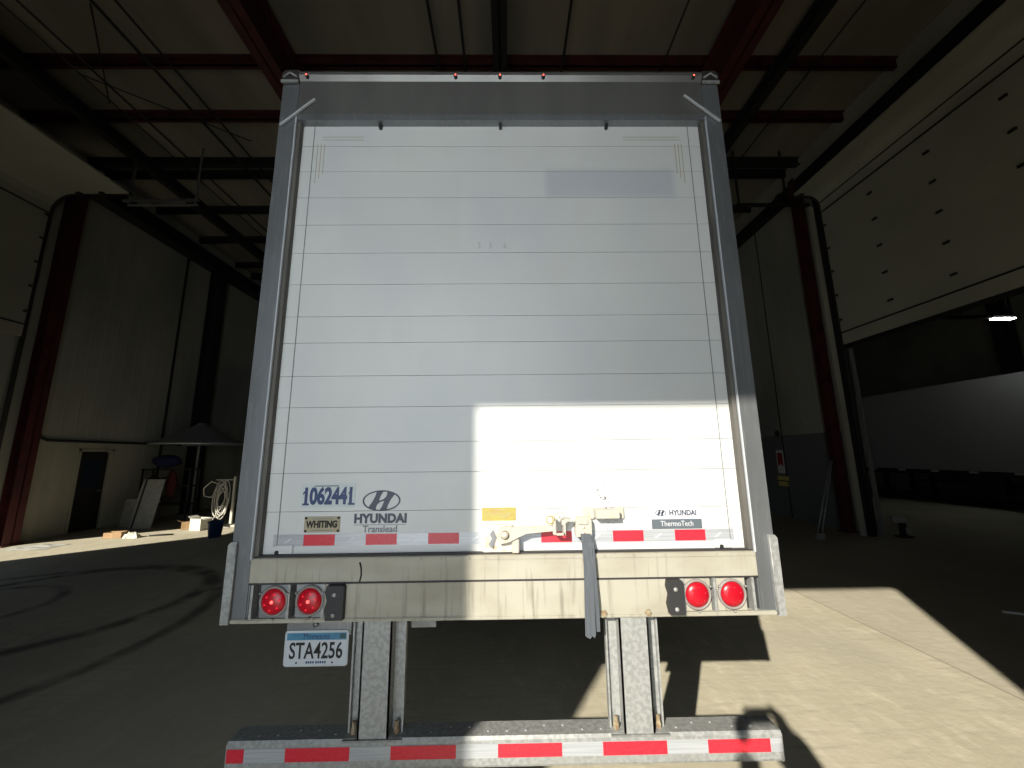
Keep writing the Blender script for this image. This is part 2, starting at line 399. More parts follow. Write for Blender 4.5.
# pedestrian door, ajar, black box added beyond it to block leaking daylight
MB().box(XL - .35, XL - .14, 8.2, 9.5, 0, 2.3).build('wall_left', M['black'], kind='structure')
d1 = MB().box(XL - .10, XL - .06, 8.47, 9.21, .01, 2.0).build('door_1', M['black'], kind='structure')
MB().box(XL - .06, XL - .05, 8.62, 9.06, 1.1, 1.8).build('glass_pane', M['glass'], d1)
MB().tube([(XL - .06, 9.12, 1.0), (XL, 9.12, 1.0), (XL, 9.02, 1.0)], .012, n=6).build('door_handle', M['galv'], d1)
MB().box(XL, XL + .03, 8.38, 8.44, 0, 2.1).box(XL, XL + .03, 9.24, 9.3, 0, 2.1).box(XL, XL + .03, 8.38, 9.3, 2.04, 2.1).build('door_frame', M['wall_low'], d1)

# --- overhead doors
def overhead(name, side, x0, y0, y1, zb, label, hx):
    """sectional door running on a track: vertical in the wall plane, curving in under the roof.  side: +1 opens to the left wall"""
    e = empty(name, (x0, (y0 + y1) / 2, 0), label=label, cat='overhead door')
    s = 1 if x0 < 0 else -1
    zc, R = (7.75, .5) if s > 0 else (7.9, .3)
    prof = [(x0, zb)]
    z = zb + .3; prof.append((x0, z))
    while z < zc - .3: z += .61; prof.append((x0, min(z, zc)))
    if prof[-1][1] < zc: prof.append((x0, zc))
    for k in range(1, 6):
        a = PI / 2 * k / 5; prof.append((x0 + s * R * (1 - math.cos(a)), zc + R * math.sin(a)))
    prof.append((x0 + s * (R + hx), zc + R))
    for i_, (a, b) in enumerate(zip(prof[:-1], prof[1:])):
        d = (Vector(b) - Vector(a))
        if d.length < .02: continue
        n = Vector((-d.y, d.x)).normalized() * .025; dd = d.normalized() * (.012 if i_ < 1 else .0008)
        A = Vector(a) + dd; B = Vector(b) - dd
        MB().prism([A - n, B - n, B + n, A + n], y0, y1).build('door_section', M['door_panel'], e)
    for zz in (7.71, 7.97, zb + .3):
        MB().box(x0 + s * .02, x0 + s * .04, y0, y1, zz - .02, zz + .01).build('joint_seal', M['black'], e)
    for yt in (y1 + .04, ):
        mb = MB(); mb.tube([(p[0] + s * .0, yt, p[1]) for p in [(x0, .05)] + prof], .045, n=6)
        mb.build('door_track', M['black'], e)
    # hinge and roller brackets
    cols = (y1 - .03, y1 - 1.25, y1 - 2.4, y1 - 3.55, y1 - 4.7, y1 - 5.85)
    k = 0; z = zb + .6
    while z < zc:
        for c in cols:
            MB().box(x0 + s * .02, x0 + s * .055, c - .05, c + .05, z - .02, z + .02).build('hinge', M['dark_steel'], e)
        z += .61
    for xx in (x0 + s * (R + .2), x0 + s * (R + .75)):
        MB().box(xx - .05, xx + .05, y1 - .08, y1 + .06, zc + R - .09, zc + R - .02).build('roller_bracket', M['dark_steel'], e)
    return e
overhead('overhead_door', 1, XL + .06, -2.6, 6.66, 4.6, 'pale sectional overhead door on the left side, tracks curving in under the roof', 1.35)
od = overhead('overhead_door', -1, XR - .07, -3.2, 6.72, 4.28, 'pale sectional overhead door on the right side, half raised above the bay opening', .35)
MB().box(XR - .10, XR - .04, -3.2, 6.72, 4.2, 4.28).build('bottom_seal', M['black'], od)
# cross rails carrying the tracks
MB().box(XL + 1.5, -7.7, 6.9, 6.95, 8.2, 8.26).box(XL + 1.7, -7.7, 6.9, 6.95, 8.08, 8.11).box(-9.45, -9.4, 6.91, 6.94, 8.08, ZC).box(-7.8, -7.76, 6.91, 6.94, 8.08, ZC).build('track_rail', M['galv_dark'], None, label='thin horizontal steel rail under the roof at the left door track', cat='rail')
MB().box(6.0, 7.9, 7.0, 7.07, 8.1, 8.17).box(6.05, 6.09, 7.01, 7.05, 8.17, ZC).box(7.3, 7.34, 7.01, 7.05, 8.17, ZC).build('track_rail', M['black'], None, label='black horizontal steel rail under the roof at the right door track', cat='rail')

# --- right wall
wr = MB(); ribwall(wr, XR, -1, 7.3, YF, 2.3, ZC, .6); wr.build('wall_right', M['wall_metal'], kind='structure')
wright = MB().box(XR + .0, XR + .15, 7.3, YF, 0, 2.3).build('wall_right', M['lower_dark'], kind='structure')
MB().box(XR + .02, XR + .15, YB, 7.3, 8.28, ZC).box(XR + .02, XR + .15, 6.98, 7.3, 0, 8.28).box(XR + .02, XR + .15, YB, -3.2, 0, 8.28).build('wall_right', M['wall_metal'], kind='structure')
ibeam('y', XR - .12, 8.7, 9.0, .22, YB, YF).build('eave_beam', M['dark_steel'], wright)
column(XR - .14, 7.35, 9.1, M['red_steel'], wright, .2, .2)
MB().box(XR - .22, XR - .05, 6.92, 6.98, 0, 8.0).build('door_guide', M['wall_low'], wright)
MB().box(XR - .06, XR + .0, 6.6, 6.66, 0, 4.16).build('door_guide', M['galv_dark'], wright)
MB().box(XR - .12, XR + .02, 6.82, 6.9, 0, 8.2).build('door_guide', M['black'], wright)
MB().box(XR - .012, XR, 9.3, 9.33, 0, 9.1).build('trim_3', M['black'], wright)

# --- back wall behind the photographer, with the sunlit bay opening; far wall; next bay
OX0, OX1, OZ = -2.50, .93, 4.56
mb = MB(); mb.box(XL - .3, OX0, YB - .1, YB, 0, ZC).box(OX1, XR2 + .3, YB - .1, YB, 0, ZC).box(OX0, OX1, YB - .1, YB, OZ, ZC)
mb.build('wall_back', M['wall_metal'], kind='structure')
MB().box(XL, XR2, YF, YF + .15, 0, ZC).build('wall_front', M['wall_metal'], kind='structure')
MB().box(XR2, XR2 + .15, YB, YF, 0, ZC).build('wall_far', M['wall_metal'], kind='structure')
column(17.6, 11.0, 9.4, M['dark_steel'], wright, .4, .4)

# ================================================================ THE TRAILER
T = empty('semi_trailer', (0, 0, 0), label='white box semi trailer with closed roll-up rear door and red tail lights', cat='trailer')
X = 1.3
b = MB(); b.box(-X + .01, X - .01, .12, 15.9, 1.3, 4.06).box(-X + .04, X - .04, .1, 15.9, 1.17, 1.3, 1)
for y in range(1, 15): b.box(-X + .05, X - .05, y - .04, y + .04, 1.12, 1.17, 1)
b.build('cargo_body', [M['trailer_side'], M['dark_steel']], T)
MB().box(-X - .004, -X + .01, .1, 15.9, 1.12, 1.3).box(X - .01, X + .004, .1, 15.9, 1.12, 1.3).build('side_rail', M['galv_dark'], T)

DW = 1.178  # half width of the door leaf
def post(s):
    m = MB()
    xs = sorted((s * 1.195, s * X))
    m.box(xs[0], xs[1], 0, .12, 1.10, 4.10, 0, .006)
    l = sorted((s * 1.196, s * 1.203)); m.box(l[0], l[1], -.006, .02, 1.375, 3.80, 1, .002)
    l = sorted((s * 1.176, s * 1.196)); m.box(l[0], l[1], .012, .045, 1.385, 3.80, 2)
    return m.build('rear_post', [M['stainless'], M['pale_tape'], M['seal']], T)
post(-1); post(1)
# corner fender plates low on the posts
for s in (-1, 1):
    a, c = sorted((s * 1.268, s * 1.308))
    MB().prism([(a, 1.097), (c, 1.097), (c, 1.44), (c - (.0 if s < 0 else .012), 1.455), (a + (.012 if s < 0 else 0), 1.455), (a, 1.44)], -.012, .04).build('corner_fender', M['galv'], T)
    MB().tube([(s * 1.268, -.014, 1.105), (s * 1.268, -.014, 1.445)], .004, n=5).build('weld_bead', M['galv'], T)
# header
h = MB()
h.box(-1.196, 1.196, 0, .12, 3.812, 4.045, 0)
h.prism([(-.008, 4.06), (-.016, 4.075), (-.012, 4.10), (.0, 4.112), (.12, 4.115), (.12, 4.045), (0, 4.045)], -1.2, 1.2, 'x', 0)
h.box(-1.196, 1.196, -.006, .02, 3.800, 3.812, 1).box(-1.196, 1.196, -.002, .045, 3.778, 3.80, 1)
h.box(-.01, .0, -.002, .0, 3.82, 4.04, 0)
h.build('header', [M['header_metal'], M['stainless']], T)
for s in (-1, 1):
    c = MB()
    a, bx = sorted((s * 1.2, s * 1.302))
    c.prism([(a, 4.03), (bx, 4.03), (bx, 4.09), (bx - (.02 if s > 0 else 0), 4.112), (a + (.02 if s < 0 else 0), 4.112), (a, 4.09)], -.012, .1, 'y', 0)
    c.box(a, bx, -.02, -.008, 4.022, 4.036, 1)
    c.tube([(a + .01, -.014, 4.06), ((a + bx) / 2, -.02, 4.085), (bx - .01, -.014, 4.06)], .006, 1, 6)
    c.build('corner_cap', [M['dark_steel'], M['galv']], T)
MB().hexa((-1.283, -.012, 3.732), (-1.095, -.012, 3.908), .008, .012).build('drip_strip', M['pale_tape'], T)
MB().hexa((1.279, -.012, 3.76), (1.081, -.012, 3.939), .008, .012).build('drip_strip', M['pale_tape'], T)
for x in (-1.152, -.275, -.011, .247, 1.148):
    mk = MB().lathe([(.0, -.026), (.007, -.025), (.010, -.02), (.012, -.005)], (x, 0, 4.066), 'y', 0, 12, cap=True).build('marker_light', M['dark_steel'], T)
    MB().lathe([(.0, -.029), (.004, -.028), (.005, -.025)], (x, 0, 4.066), 'y', 0, 10).build('bulb', M['led_hot'], mk)
# sill: threshold, upper plate, lower channel
s_ = MB()
s_.box(-1.2, 1.2, -.004, .12, 1.356, 1.378, 0, .004).box(-1.19, 1.19, .02, .05, 1.378, 1.386, 2)  # thin dark strip stands for the shadow line under the door
s_.box(-1.2, 1.2, 0, .12, 1.268, 1.356, 0)
s_.box(-.84, .84, -.006, .1, 1.118, 1.262, 0)
s_.box(-1.2, 1.2, -.002, .02, 1.262, 1.27, 2)
s_.box(-1.266, 1.266, -.012, .12, 1.1, 1.118, 0, .004)
for x in (-1.176, -1.006, -.846, .835, .983, 1.166):
    s_.box(x - .006, x + .006, -.010, .03, 1.118, 1.264, 3)
s_.box(-1.2, 1.2, .03, .06, 1.118, 1.264, 2)
sill = s_.build('sill', [M['sill_metal'], M['galv'], M['dark_steel'], M['galv']], T)
MB().tube([(-.688, -.003, 1.355), (-.68, -.004, 1.33), (-.678, -.004, 1.30), (-.684, -.003, 1.27)], .0035, n=5).build('crack', M['black'], sill)
for x, z in ((.455, 1.108), (.66, 1.11)):
    MB().lathe([(.0, -.02), (.014, -.018), (.016, -.01)], (x, 0, z + .01), 'y', 0, 6, smooth=False).build('bolt', M['rust'], sill)

# lamps
for i, (x, lit) in enumerate(((-1.072, 1), (-.907, 1), (.898, 0), (1.064, 0))):
    p = MB().box(x - .068, x + .068, .0, .03, 1.12, 1.262, 0)
    p = p.build('lamp_housing', M['stainless' if lit else 'sill_metal'], T)
    MB().lathe([(.067, .0), (.067, -.01), (.062, -.016), (.056, -.012), (.056, .0)], (x, 0, 1.193), 'y', 0, 32, cap=False).build('grommet', M['grommet'], p)
    L = MB().lathe([(.0, -.028), (.03, -.026), (.048, -.02), (.0555, -.010), (.0555, 0)], (x, 0, 1.193), 'y', 0, 32)
    for k in range(6):
        a = k * PI / 3 + .3
        L.lathe([(.0, -.0275), (.004, -.027), (.005, -.022)], (x + .034 * math.cos(a), 0, 1.193 + .034 * math.sin(a)), 'y', 1 if lit else 0, 8)
    if lit: L.lathe([(.0, -.032), (.007, -.030), (.009, -.026)], (x, 0, 1.195), 'y', 2, 10)
    L.build('lens', [M['lens'], mat('lamp facet', (.8, .02, .05), .3, emit=(1, .02, .05), es=.5) if lit else M['lens'], M['led']], p)
    for a in (-PI / 2, PI / 6, PI * 5 / 6):
        S = MB(); S.lathe([(.0, -.022), (.004, -.020), (.005, -.012)], (x + .072 * math.cos(a), 0, 1.193 + .072 * math.sin(a)), 'y', 0, 8)
        S.build('screw', M['galv'], p)
# dock bumpers
for x0, x1 in ((-.828, -.742), (.748, .826)):
    p = MB().prism([(x0 + .008, 1.116), (x1, 1.116), (x1, 1.255), (x1 - .006, 1.262), (x0 + .006, 1.262), (x0, 1.235), (x0 + .01, 1.2), (x0, 1.16)], -.035, .0).build('rubber_bumper', M['rubber'], T)
    for z in (1.225, 1.14):
        MB().lathe([(.0, -.041), (.009, -.040), (.011, -.035)], ((x0 + x1) / 2, 0, z), 'y', 0, 8).build('bolt', M['galv'], p)

# roll-up door leaf: hinged panels
seams = [3.643, 3.476, 3.307, 3.136, 2.963, 2.777, 2.592, 2.445, 2.264, 2.099, 1.918, 1.767, 1.582]
zs = [3.84] + seams + [1.372]
d = MB()
for a, c in zip(zs[:-1], zs[1:]):
    d.box(-DW, DW, .046, .07, c + .0011, a - .0011, 0)
d.box(-DW, DW, .053, .075, 1.372, 3.84, 3)
for s in (-1, 1):
    a, c = sorted((s * 1.109, s * 1.113)); d.box(a, c, .044, .05, 1.375, 3.8, 1)
    # scuffed corner lines at the top of the leaf
    for k in range(3):
        d.box(s * (1.085 - .02 * (s > 0) - k * .02) - .002, s * (1.085 - .02 * (s > 0) - k * .02) + .002, .0452, .05, 3.40 + .03 * k, 3.66, 2)
    for k in range(2):
        a, c = sorted((s * 1.06, s * (.82 - .1 * (s > 0)))); d.box(a, c, .0452, .05, 3.685 + k * .02, 3.688 + k * .02, 2)
door = d.build('roll_up_door', [M['white_door'], M['seam_line'], M['cream'], M['seam_line']], T)
MB().box(-1.195, -DW - .002, .03, .07, 1.385, 3.8).box(DW + .002, 1.195, .03, .07, 1.385, 3.8).box(-1.19, 1.19, .03, .07, 3.80, 3.84).build('rubber_seal', M['seal'], T)
for x in (-.72, -.011, .62):
    MB().box(x - .008, x + .008, .02, .045, 3.755, 3.785).build('stop_clip', M['black'], door)
YD = .046
# faint pencilled marks
for x, ch in ((-.135, '3'), (-.07, '5'), (.01, '6')):
    MB().text(ch, x, YD - .001, 3.005, .05, sx=.8).build('faint_number', mat('faint mark', (.40, .41, .40), .7), door)
# reflective tape
t = MB().box(-1.13, 1.13, YD - .0015, YD, 1.42, 1.476)
t.build('silver_tape', M['silver_tape'], door)
for x in (-.984, -.682, -.378, -.075, .176, .53, .837):
    if x == -.075: continue
    MB().box(x, x + .151, YD - .003, YD, 1.423, 1.474).build('red_tape', M['red_tape'], door)
for x in (-1.06, -.755, -.455, -.15, .45, .755, 1.05):
    MB().prism([(x - .02, 1.44), (x - .005, 1.445), (x + .01, 1.458), (x + .02, 1.458), (x + .005, 1.445), (x - .01, 1.438)], YD - .003, YD).build('tape_print', M['tape_mark'], door)
# unit number
n = MB().box(-1.01, -.745, YD - .001, YD, 1.602, 1.716, 1)
n.text('1062441', -.878, YD - .0025, 1.652, .108, 0, sx=.68, off=.0048)
for x in (-.988, -.763):
    n.box(x - .016, x + .016, YD - .003, YD, 1.612, 1.621, 0)
    n.prism([(x - .016, 1.672), (x, 1.690), (x, 1.678), (x - .016, 1.662)], YD - .003, YD)
n.box(-.95, -.83, YD - .002, YD, 1.702, 1.706, 2)
n.build('unit_number', [M['navy'], M['sticker_pale'], M['slate']], door)
# maker emblem: ring with slanted letter
e = MB(); cx, cz = -.614, 1.63
ex, ez = .094, .050
N = 40
ring = []
for k in range(N):
    a = 2 * PI * k / N
    ring.append([(cx + math.cos(a) * rx, yy, cz + math.sin(a) * rz) for rx, rz, yy in ((ex, ez, YD), (ex, ez, YD - .002), (ex - .008, ez - .0065, YD - .002), (ex - .008, ez - .0065, YD))])
ring.append(ring[0]); e.rings(ring, 0, False, False)
def slant(pts, a=YD - .002, b=YD):
    e.prism([(cx + p[0], cz + p[1]) for p in pts], a, b)
e_l = [(-.064, -.030), (-.046, -.006), (-.032, .022), (-.026, .043), (.010, .047), (-.004, .026), (-.012, .004), (-.022, -.018), (-.028, -.042)]
e_r = [(-p[0], -p[1]) for p in e_l]
e_c = [(-.026, .002), (-.006, .002), (.010, .008), (.024, .022), (.034, .016), (.026, -.002), (.006, -.002), (-.010, -.008), (-.026, -.024), (-.034, -.014)]
slant(e_l); slant(e_r); slant(e_c, YD - .0023)
e.build('oval_emblem', M['slate'], door)
n = MB().text('HYUNDAI', -.615, YD - .002, 1.544, .058, 0, sx=.98, off=.0030, space=1.03)
n.box(-.745, -.49, YD - .0015, YD, 1.515, 1.517, 1)
n.text('Translead', -.615, YD - .002, 1.495, .044, 1, sx=.98, off=.0008)
n.build('maker_name', [M['slate'], M['greyprint']], door)
n = MB().box(-.986, -.812, YD - .004, YD, 1.484, 1.558, 0)
for x in (-.978, -.82):
    for z in (1.491, 1.551): n.lathe([(0, -.004), (.006, -.003), (.006, 0)], (x, YD - .002, z), 'y', 1, 10)
n.text('WHITING', -.899, YD - .006, 1.521, .044, 1, sx=.78, off=.0018)
n.box(-.95, -.85, YD - .005, YD, 1.546, 1.549, 2).box(-.95, -.85, YD - .005, YD, 1.492, 1.495, 2)
n.build('door_maker_plate', [M['cream'], M['black'], M['greyprint']], door)
n = MB().box(-.115, .053, YD - .0015, YD, 1.527, 1.59, 0).box(-.06, .0, YD - .0022, YD, 1.578, 1.581, 1)
n.box(-.10, .03, YD - .0022, YD, 1.562, 1.564, 1).box(-.10, .01, YD - .0022, YD, 1.550, 1.552, 1).prism([(-.02, 1.54), (.0, 1.545), (.025, 1.56), (.02, 1.562), (.0, 1.55), (-.02, 1.544)], YD - .0022, YD, 'y', 1)
n.build('yellow_sticker', [M['yellow'], M['cream']], door)
n = MB().box(.727, .977, YD - .0015, YD, 1.524, 1.582, 0).box(.727, .977, YD - .002, YD, 1.478, 1.524, 1)
n.text('HYUNDAI', .885, YD - .003, 1.553, .036, 2, sx=.85, off=.0008)
n.text('ThermoTech', .852, YD - .003, 1.502, .036, 3, sx=.86)
k = .22
for L_ in (e_l, e_r, e_c): n.prism([(.775 + p[0] * .33, 1.554 + p[1] * .33) for p in L_], YD - .0025, YD, 'y', 2)
rg = []
for q in range(25):
    a = 2 * PI * q / 24
    rg.append([(.775 + math.cos(a) * rx, yy, 1.554 + math.sin(a) * rz) for rx, rz, yy in ((.027, .015, YD), (.027, .015, YD - .003), (.0245, .013, YD - .003), (.0245, .013, YD))])
n.rings(rg, 2, False, False)
n.build('thermal_sticker', [M['sticker_white'], M['sticker_grey'], M['slate'], M['sticker_white']], door)
# door foot brackets
for x in (-1.12, 1.02):
    MB().box(x + .01, x + .09, .036, YD, 1.388, 1.428, 0, .003).build('roller_bracket', M['white_door'], door)
    MB().box(x + (.01 if x < 0 else .03), x + (.025 if x < 0 else .045), .024, .04, 1.386, 1.404, 0, .003).build('cable_anchor', M['black'], door)

# latch
la = MB().box(-.11, .035, .018, YD, 1.385, 1.512, 0, .004)
la.build('latch_plate', M['rusty_white'], T)
la = MB()
la.prism([(-.03, 1.43), (-.045, 1.47), (-.03, 1.497), (-.005, 1.507), (.05, 1.504), (.24, 1.510), (.24, 1.486), (.10, 1.474), (.05, 1.452), (.02, 1.438), (-.005, 1.432)], -.01, .014)
lev = la.build('latch_lever', M['white_paint'], T)
MB().lathe([(.0, -.022), (.016, -.021), (.018, -.01)], (-.002, 0, 1.470), 'y', 0, 16).lathe([(.021, -.012), (.021, -.014), (.018, -.014)], (-.002, 0, 1.470), 'y', 1, 16).build('pivot_pin', [M['white_paint'], M['rust']], lev)
MB().box(.032, .066, .0, YD, 1.385, 1.452, 0, .003).build('latch_stop', M['white_paint'], T)
kp = MB().box(.228, .243, -.03, YD, 1.470, 1.548, 0, .003).box(.243, .285, -.026, -.016, 1.468, 1.478, 0).box(.278, .288, -.026, YD, 1.468, 1.525, 0)
kp.prism([(.270, 1.515), (.285, 1.515), (.30, 1.53), (.322, 1.528), (.322, 1.536), (.296, 1.542), (.272, 1.535)], -.02, YD)
keep = kp.build('latch_keeper', M['white_paint'], T)
for (cx2, cz2, r_) in ((.215, 1.540, .018), (.245, 1.556, .013), (.27, 1.560, .013)):
    MB().tube([(cx2 + r_ * math.cos(a * PI / 6), -.034 + .004 * (a % 3), cz2 + r_ * math.sin(a * PI / 6)) for a in range(12)], .0032, n=5, closed=True).build('seal_ring', M['yellow'] if r_ > .015 else M['white_paint'], keep)
MB().prism([(-.08, 1.425), (-.065, 1.45), (-.075, 1.47), (-.06, 1.49), (-.052, 1.47), (-.045, 1.455), (-.055, 1.43), (-.06, 1.405), (-.07, 1.41)], .010, .018).build('worn_mark', M['greyprint'], door)
# grab handle
hd = MB()
hd.box(.385, .44, .03, YD, 1.53, 1.586, 0, .004).box(.553, .588, .03, YD, 1.53, 1.588, 0, .004)
hd.prism([(.44, 1.540), (.553, 1.540), (.553, 1.575), (.545, 1.580), (.45, 1.580), (.44, 1.575)], -.012, .04)
hd.build('grab_handle', M['white_paint'], T)
# strap and its bracket
br = MB().prism([(.345, 1.455), (.41, 1.455), (.418, 1.47), (.418, 1.53), (.41, 1.545), (.35, 1.545), (.342, 1.53), (.338, 1.47)], .0, YD).box(.352, .40, -.008, .0, 1.512, 1.534, 0, .003)
for z in (1.475, 1.50): br.lathe([(.0, -.006), (.006, -.005), (.006, 0)], (.378, 0, z), 'y', 1, 8)
sb = br.build('strap_bracket', [M['white_paint'], M['rusty_white']], T)
def ribbon(pts, wds, th, mb):
    rs = []
    for (x, y, z), w_ in zip(pts, wds):
        rs.append([(x - w_ / 2, y - th, z), (x + w_ / 2, y - th * .6, z), (x + w_ / 2, y + th, z), (x - w_ / 2, y + th, z)])
    return mb.rings(rs, 0, True, False)
st = MB()
ribbon([(.385, -.006, 1.47), (.387, -.012, 1.43), (.387, -.028, 1.39), (.388, -.034, 1.33), (.385, -.04, 1.25), (.383, -.044, 1.15), (.382, -.044, 1.04)], [.048, .046, .046, .044, .044, .046, .048], .002, st)
ribbon([(.40, -.003, 1.46), (.408, -.018, 1.40), (.41, -.03, 1.36), (.413, -.036, 1.28), (.418, -.038, 1.18), (.419, -.04, 1.055)], [.03, .03, .022, .018, .018, .016], .002, st)
st.prism([(.36, 1.045), (.405, 1.045), (.40, 1.03), (.39, 1.04), (.38, 1.028), (.362, 1.036)], -.046, -.042)
st.build('pull_strap', M['strap'], T)

# licence plate
lp = MB()
def rrect(x0, x1, z0, z1, r, n=4):
    o = []
    for cx_, cz_, a0 in ((x1 - r, z1 - r, 0), (x0 + r, z1 - r, 90), (x0 + r, z0 + r, 180), (x1 - r, z0 + r, 270)):
        for k in range(n + 1):
            a = math.radians(a0 + 90 * k / n); o.append((cx_ + r * math.cos(a), cz_ + r * math.sin(a)))
    return o
yp = .1
MB().box(-1.06, -.75, yp + .006, yp + .012, 1.0, 1.12).lathe([(0, -.01), (.012, -.008), (.014, .006)], (-.92, yp, 1.052), 'y', 0, 8).build('plate_bracket', M['stainless'], T)
lp.prism(rrect(-1.062, -.758, .868, 1.024, .014), yp, yp + .004, 'y', 0)
lp.prism(rrect(-1.055, -.765, .875, 1.017, .01), yp - .001, yp + .002, 'y', 1)
lp.box(-1.052, -.768, yp - .002, yp, .983, 1.014, 2)
lp.text('Minnesota', -.91, yp - .003, .999, .034, 3, sx=.9)
lp.box(-.80, -.772, yp - .003, yp, .989, 1.010, 5)
lp.text('STA4256', -.91, yp - .003, .934, .098, 4, sx=.70, off=.0014)
for k in range(9): lp.box(-.955 + k * .0105 + (.004 if k > 3 else 0), -.948 + k * .0105 + (.004 if k > 3 else 0), yp - .003, yp, .882, .891, 3)
for x in (-1.0, -.83): lp.box(x - .004, x + .004, yp - .003, yp, .882, .888, 4)
lp.build('licence_plate', [M['pale_tape'], M['plate_white'], M['plate_blue'], M['navy'], M['black'], mat('validation tab', (.02, .07, .08), .5)], T)
MB().box(-.46, -.34, .1, .12, 1.03, 1.1).build('frame_tab', M['galv_dark'], T)

# guard uprights (hat section) and guard beam
def upright(s):
    c = .592 * s
    u = MB(); t = .008
    z0, z1 = .62, 1.10
    u.box(c - .068, c + .068, .0, t, z0, z1, 0)
    for q in (-1, 1):
        a, d_ = sorted((c + q * .068, c + q * (.068 - t))); u.box(a, d_, 0, .07, z0, z1, 0)
        a, d_ = sorted((c + q * .068, c + q * .122)); u.box(a, d_, .062, .07, z0, z1, 0)
        a, d_ = sorted((c + q * .116, c + q * .124)); u.box(a, d_, .04, .07, z0, z1, 0)
    u.box(c - .13, c + .13, -.01, .1, z0 - .004, z0 + .004, 1)
    o = u.build('guard_upright', [M['galv'], M['galv_dark']], T)
    for q in (-1, 1):
        MB().lathe([(.0, 0), (.013, .002), (.015, .02), (.009, .03), (.009, .05), (.0, .052)], (c + q * .096, .035, z0 + .004), 'z', 0, 6, smooth=False).build('bolt', M['rust'], o)
upright(-1); upright(1)
gb = MB()
prof = [(.0, .50), (-.004, .51), (-.004, .605), (.004, .617), (.10, .617), (.104, .61), (.104, .5)]
gb.prism(prof, -1.222, 1.222, 'x')
for x in [k * .085 for k in range(-13, 14)]:
    gb.box(x - .004, x + .004, .03 + .03 * (int(x * 100) % 2), .036 + .03 * (int(x * 100) % 2), .617, .6185, 1)
for i_, v_ in enumerate(gb.v): gb.v[i_] = (v_[0], v_[1], v_[2] + .008)
guard = gb.build('guard_beam', [M['galv'], M['pale_tape']], T)
MB().box(-1.218, 1.218, -.006, -.004, .546, .60).build('silver_tape', M['silver_tape'], guard)
for a, c in ((-1.217, -1.143), (-.965, -.687), (-.508, -.223), (-.039, .242), (.423, .706), (.888, 1.165)):
    MB().box(a, c, -.0075, -.005, .547, .599).build('red_tape', M['red_tape'], guard)
for a, c in ((-1.218, -1.222), (1.222, 1.218)):
    MB().box(min(a, c) - .004, max(a, c) + .004, .0, .1, .505, .612).build('end_cap', M['galv_dark'], guard)

# running gear, set well forward
for y in (4.2, 5.5):
    MB().tube([(-1.2, y, .51), (1.2, y, .51)], .06, n=10).build('axle', M['dark_steel'], T)
    for x in (-1.16, -.82, .82, 1.16):
        wv = MB().lathe([(.28, -.12), (.44, -.13), (.495, -.10), (.51, -.05), (.51, .05), (.495, .10), (.44, .13), (.28, .12)], (x, y, .512), 'x', 0, 36, cap=False)
        wv = wv.build('tyre', M['tyre'], T)
        MB().lathe([(.28, -.11), (.26, -.04), (.12, -.03), (.11, .03), (.26, .04), (.28, .11)], (x, y, .512), 'x', 0, 24).build('wheel_rim', M['galv_dark'], wv)
MB().box(-.55, -.45, 3.2, 6.5, .95, 1.15).box(.45, .55, 3.2, 6.5, .95, 1.15).box(-.5, .5, 4.15, 4.25, .6, 1.0).box(-.5, .5, 5.45, 5.55, .6, 1.0).build('slider_frame', M['dark_steel'], T)
for x in (-.7, .7):
    MB().box(x - .06, x + .06, 12.9, 13.02, .03, 1.15).box(x - .15, x + .15, 12.8, 13.12, 0, .03).build('landing_leg', M['dark_steel'], T)

# ================================================================ LEFT SIDE CLUTTER
def board(x0, x1, yb, zt, lean, shear, mt, label, strip=None):
    """flat board leaning back towards the wall side"""
    e = MB(); th = .03
    P = [(x0, yb, 0), (x1, yb, 0), (x1 + shear, yb + lean, zt), (x0 + shear, yb + lean, zt)]
    e.rings([[p for p in P], [(p[0], p[1] + th, p[2]) for p in P]], 0, True, False)
    if strip:
        a, c = strip; f = lambda t, k: (x0 + (x1 - x0) * t + shear * k, yb + lean * k - .004, zt * k)
        q = [f(a, .0), f(c, .0), f(c, 1), f(a, 1)]
        e.rings([q, [(p[0], p[1] + .006, p[2]) for p in q]], 1, True, False)
    return e.build('board', [mt, M['dark_steel']], None, label=label, cat='board')
board(-10.16, -9.56, 9.05, 1.26, .4, -.12, M['whiteish'], 'wide pale board with a dark stripe leaning left of the trailer', (.12, .2))
board(-10.72, -10.34, 9.4, .72, .1, -.02, M['whiteish'], 'short pale board standing left of the wide leaning board')
def blob(name, c, r, mt, label, cat, seed=1, amp=.25, n=14, m=10):
    random.seed(seed); e = MB(); rs = []
    ph = [random.uniform(0, 6) for _ in range(4)]
    for j in range(m + 1):
        t = PI * (j / m) ; ring = []
        for k in range(n):
            a = 2 * PI * k / n
            q = 1 + amp * (.5 * math.sin(3 * a + ph[0] + 2 * t) + .5 * math.sin(2 * a + ph[1] - 3 * t) * math.sin(4 * t + ph[2]))
            s1 = max(.03, math.sin(t))
            ring.append((c[0] + r[0] * q * s1 * math.cos(a), c[1] + r[1] * q * s1 * math.sin(a), c[2] + r[2] * math.cos(t)))
        rs.append(ring)
    return e.rings(rs, 0, True, True).build(name, mt, None, label=label, cat=cat)
